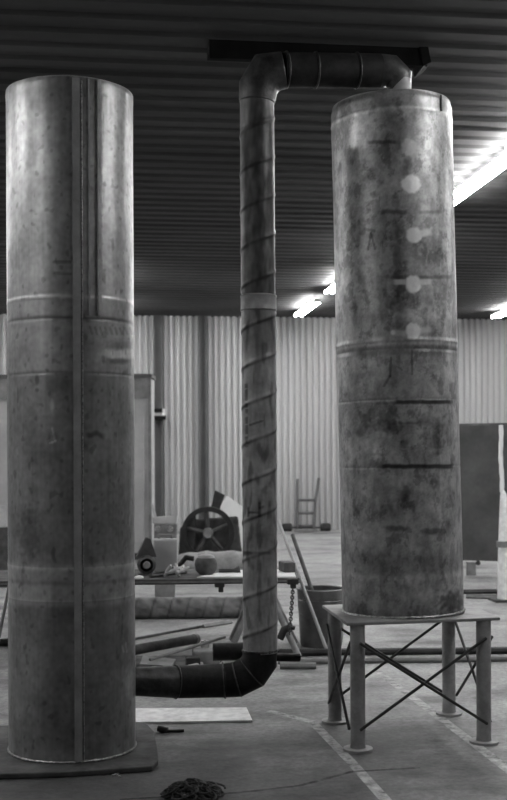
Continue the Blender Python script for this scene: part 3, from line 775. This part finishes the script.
# cabinet behind the left tank
ZC = 16.5
kl, kr = at(-60, 500, ZC), at(150.5, 500, ZC)
zt = 1.5+(455-375)*ZC/1150
def cabp(p, z): return Vector((p.x, p.y, z))
dv = (kr-kl).normalized(); bkv = Vector((-dv.y, dv.x, 0))*.7
t = thing('storage_cabinet', 'wide pale sheet-metal cabinet against the hall behind the left tank', 'cabinet', cabp((kl+kr)/2, 0))
def slab(u0, u1, z0, z1, off, th):
    W = (kr-kl).length; a, b = kl+dv*(W*u0), kl+dv*(W*u1); n = bkv.normalized()
    return MB().hexa([cabp(a-n*off, z0), cabp(b-n*off, z0), cabp(b+n*(th-off), z0), cabp(a+n*(th-off), z0), cabp(a-n*off, z1), cabp(b-n*off, z1), cabp(b+n*(th-off), z1), cabp(a+n*(th-off), z1)])
mesh('body', slab(0, 1, .1, zt, 0, .7), M['cab'], t)
mesh('top_band', slab(0, 1.0, zt-.33, zt, .03, .03), M['mid'], t)
mesh('top_rim', slab(0, 1.01, zt-.03, zt+.02, .05, .75), M['column'], t)
mesh('door', slab(.03, .48, .25, zt-.62, .02, .02), M['cab'], t); mesh('door', slab(.52, .97, .25, zt-.62, .02, .02), M['cab'], t)
mesh('plinth', slab(.02, .98, 0, .1, -.02, .66), M['dark'], t)
mesh('side_rail', slab(.992, 1.006, .1, zt, .03, .03), M['mid'], t)
# box on the wall column
p = at(158.5, 413.5, 22.0); p.y = pc1.y-.28
t = thing('switch_box', 'small black and white switch box fixed to the dark wall column', 'switch box', p)
mesh('body', MB().box(p, (.20, .16, .15)), M['light'], t)
mesh('lid', MB().box(p+Vector((-.03, -.03, .065)), (.22, .20, .075)), M['rail'], t); mesh('bottom_plate', MB().box(p+Vector((.01, -.03, -.075)), (.28, .20, .07)), M['rail'], t)
mesh('cover', MB().box(p+Vector((.10, -.03, .03)), (.05, .16, .13)), M['white'], t)

# hand truck by the wall
h0 = hit(306, 531.5); ZH = (h0-EYE).dot(FWD)
def H(px, py, d=0.): return at(px, py, ZH+d)
t = thing('hand_truck', 'grey two-wheeled hand truck standing against the corrugated wall', 'hand truck', h0)
mesh('rail', MB().tube([H(297.5, 531), H(297.5, 479, .2)], .028, 8), M['column'], t, True)
mesh('rail', MB().tube([H(314, 531), H(315.5, 500, .1), H(319, 478, .2)], .028, 8), M['column'], t, True)
for y_ in (500, 513, 526): mesh('crossbar', MB().tube([H(297.5, y_, .08), H(315, y_, .08)], .026, 8), M['column'], t, True)
mesh('toe_plate', MB().hexa([H(294, 531.5, -.25), H(318, 531.5, -.25), H(318, 531.5, .05), H(294, 531.5, .05), H(294, 529, -.25), H(318, 529, -.25), H(318, 529, .05), H(294, 529, .05)]), M['mid'], t)
mesh('axle', MB().tube([H(286, 527.5, .12), H(326, 527.5, .12)], .02, 8), M['dark'], t)
for px in (287, 325.5):
    c = H(px, 527.6, .12); w = mesh('wheel', MB().lathe([(.001, -.10), (.055, -.10), (.085, -.08), (.085, .08), (.055, .10), (.001, .10)], c, (FWD, UP, RT), 20), M['rubber'], t, True)

# dark steel panel at the right, tapered post in front of it
ZD = 14.2
a, b = at(452, 564, ZD), at(560, 560, ZD-.2)
n = FWD*.12
t = thing('metal_screen', 'big dark steel panel standing on short legs behind the right tank', 'panel', ((a+b)/2).xy.to_3d())
def q3(px, py, d=0.): return at(px, py, ZD+d)
mesh('sheet', MB().hexa([q3(448, 560), q3(560, 563), q3(560, 563, .1), q3(448, 560, .1), q3(448, 426), q3(560, 424), q3(560, 424, .1), q3(448, 426, .1)]), M['panel'], t)
mesh('top_edge', MB().tube([q3(448, 426, .05), q3(560, 424, .05)], .03, 6), M['dark'], t)
for px in (456, 471, 540):
    s = q3(px, 562, .05); f = Vector((s.x, s.y, 0)); mesh('leg', MB().box((s+f)/2, (.10, .08, s.z)), M['plate'], t)
mesh('drain_plug', MB().tube([q3(478, 563, -.02), q3(478, 563, .08)], .03, 12), M['black'], t)
pf = hit(507, 601); ZQ = (pf-EYE).dot(FWD)
def Q(px, py, d=0.): return at(px, py, ZQ+d)
t = thing('post', 'pale tapered upright post with thin white rope above, before the dark steel panel', 'post', pf)
mesh('shaft', MB().tube([Q(507, 601), Q(505.5, 545), Q(503.5, 495), Q(501.8, 488)], [.10, .075, .035, .012], 12), M['board'], t, True)
rp = [Q(501.8+.5*math.sin(i*.9)-.12*i, 492-i*6.7) for i in range(11)]
mesh('rope', MB().tube(rp, [.022+.004*(i % 2) for i in range(11)], 8), M['white'], t, True)['label'] = 'thin white rope above the post'
mesh('collar', MB().tube([Q(504.5, 547), Q(504.3, 541)], .083, 12), M['mid'], t, True)
mesh('foot', MB().box(pf+Vector((.02, 0, .012)), (.36, .26, .024)), M['dark'], t)
a, b = hit(448, 594), hit(540, 593); a.z = b.z = .02
solo('flat_bar', MB().tube([a, b], .028, 4), M['black'], 'dark flat bar on the floor between right tank and tapered post', 'bar')
a, b = hit(466, 598.5), hit(500, 599.5)
solo('flat_bar', MB().prism([a, b, hit(500, 595.5), hit(466, 595)], Vector((0, 0, .012))), M['dark'], 'short dark plate on the floor just left of the tapered post', 'bar')

# ------------------------------------------------------------------ foreground odds and ends
P = [hit(120, 724.5), hit(252.5, 722.5), hit(246.5, 709.5), hit(120, 710.5)]
solo('pale_board', MB().prism([p+Vector((0, 0, .001)) for p in P], Vector((0, 0, .012))), M['board'], 'pale flat board lying on the floor behind the left tank', 'board')
a, b = hit(160, 733), hit(184, 732)
t = thing('chisel', 'small dark chisel lying on the floor beside the plate under the left tank', 'chisel', a)
mesh('blade', MB().tube([a+Vector((.03, 0, .008)), b+Vector((0, 0, .008))], .008, 6), M['black'], t)
mesh('handle', MB().tube([a+Vector((-.01, .02, .02)), a+Vector((.04, 0, .012))], .017, 10), M['black'], t, True)
c = hit(193, 797); P = []
for i in range(900):
    q = i*.33; f_ = i/900
    rx = .10*(.55+.45*math.sin(q*.137+1))*math.cos(q*.211)+.028*math.cos(q*1.7); ry = .075*(.55+.45*math.cos(q*.119))*math.sin(q*.173+2)+.028*math.sin(q*1.7+.6*math.sin(q*.3))
    hgt = max(0., .055-.4*math.hypot(rx, ry))*(.5+.5*math.sin(q*.29))+.012*(1+math.sin(q*1.35))
    P.append(c+RT*rx*1.15+FWD*ry+Vector((0, 0, hgt+.007)))
mb = MB().tube(P, .0046, 6)
solo('wire_tangle', mb, M['black'], 'dark tangled clump of wire on the floor at the bottom edge', 'wire', smooth=True)
tool('wire_offcut', [hit(112, 776)+Vector((0, 0, .004)), hit(124, 773)+Vector((0, 0, .004))], .004, M['plate'], 'short pale wire offcut on the floor before the left plate', 'wire', 6)
tool('wire_offcut', [hit(111, 772)+Vector((0, 0, .004)), hit(121, 778)+Vector((0, 0, .004))], .004, M['plate'], 'thin wire crossing the pale offcut before the left plate', 'wire', 6)
# left edge, beyond the left tank
ZX = 13.2
x0 = hit(-6, 585)
solo('pale_crate', MB().hexa([at(-25, 529, ZX), at(7, 527, ZX), at(7, 527, ZX+.4), at(-25, 529, ZX+.4), at(-25, 506, ZX), at(6, 505, ZX), at(6, 505, ZX+.4), at(-25, 506, ZX+.4)]), M['light'], 'pale box at the left edge beside the left tank', 'box', bevel=.01)
solo('trestle_box', MB().hexa([at(-25, 585, ZX), at(8, 585, ZX), at(8, 585, ZX+.45), at(-25, 585, ZX+.45), at(-25, 529.2, ZX), at(8, 527.2, ZX), at(8, 527.2, ZX+.45), at(-25, 529.2, ZX+.45)]), M['dark'], 'dark chest under the pale box at the left edge', 'chest')
tool('leaning_rod', [hit(-4, 655)+Vector((0, 0, .012)), at(9, 586, 8.2)], .012, M['stand'], 'thin rod leaning against the table at the left edge', 'rod')
longbar(-60, 648.5, 20, 645.5, .03, M['black'], 'black bar on the floor at the left edge behind the left tank')

# faint remaining light in a hall of this kind comes only from its lamps
w = bpy.data.worlds.new('world'); SC.world = w; w.use_nodes = True
w.node_tree.nodes['Background'].inputs[0].default_value = (.0, .0, .0, 1)
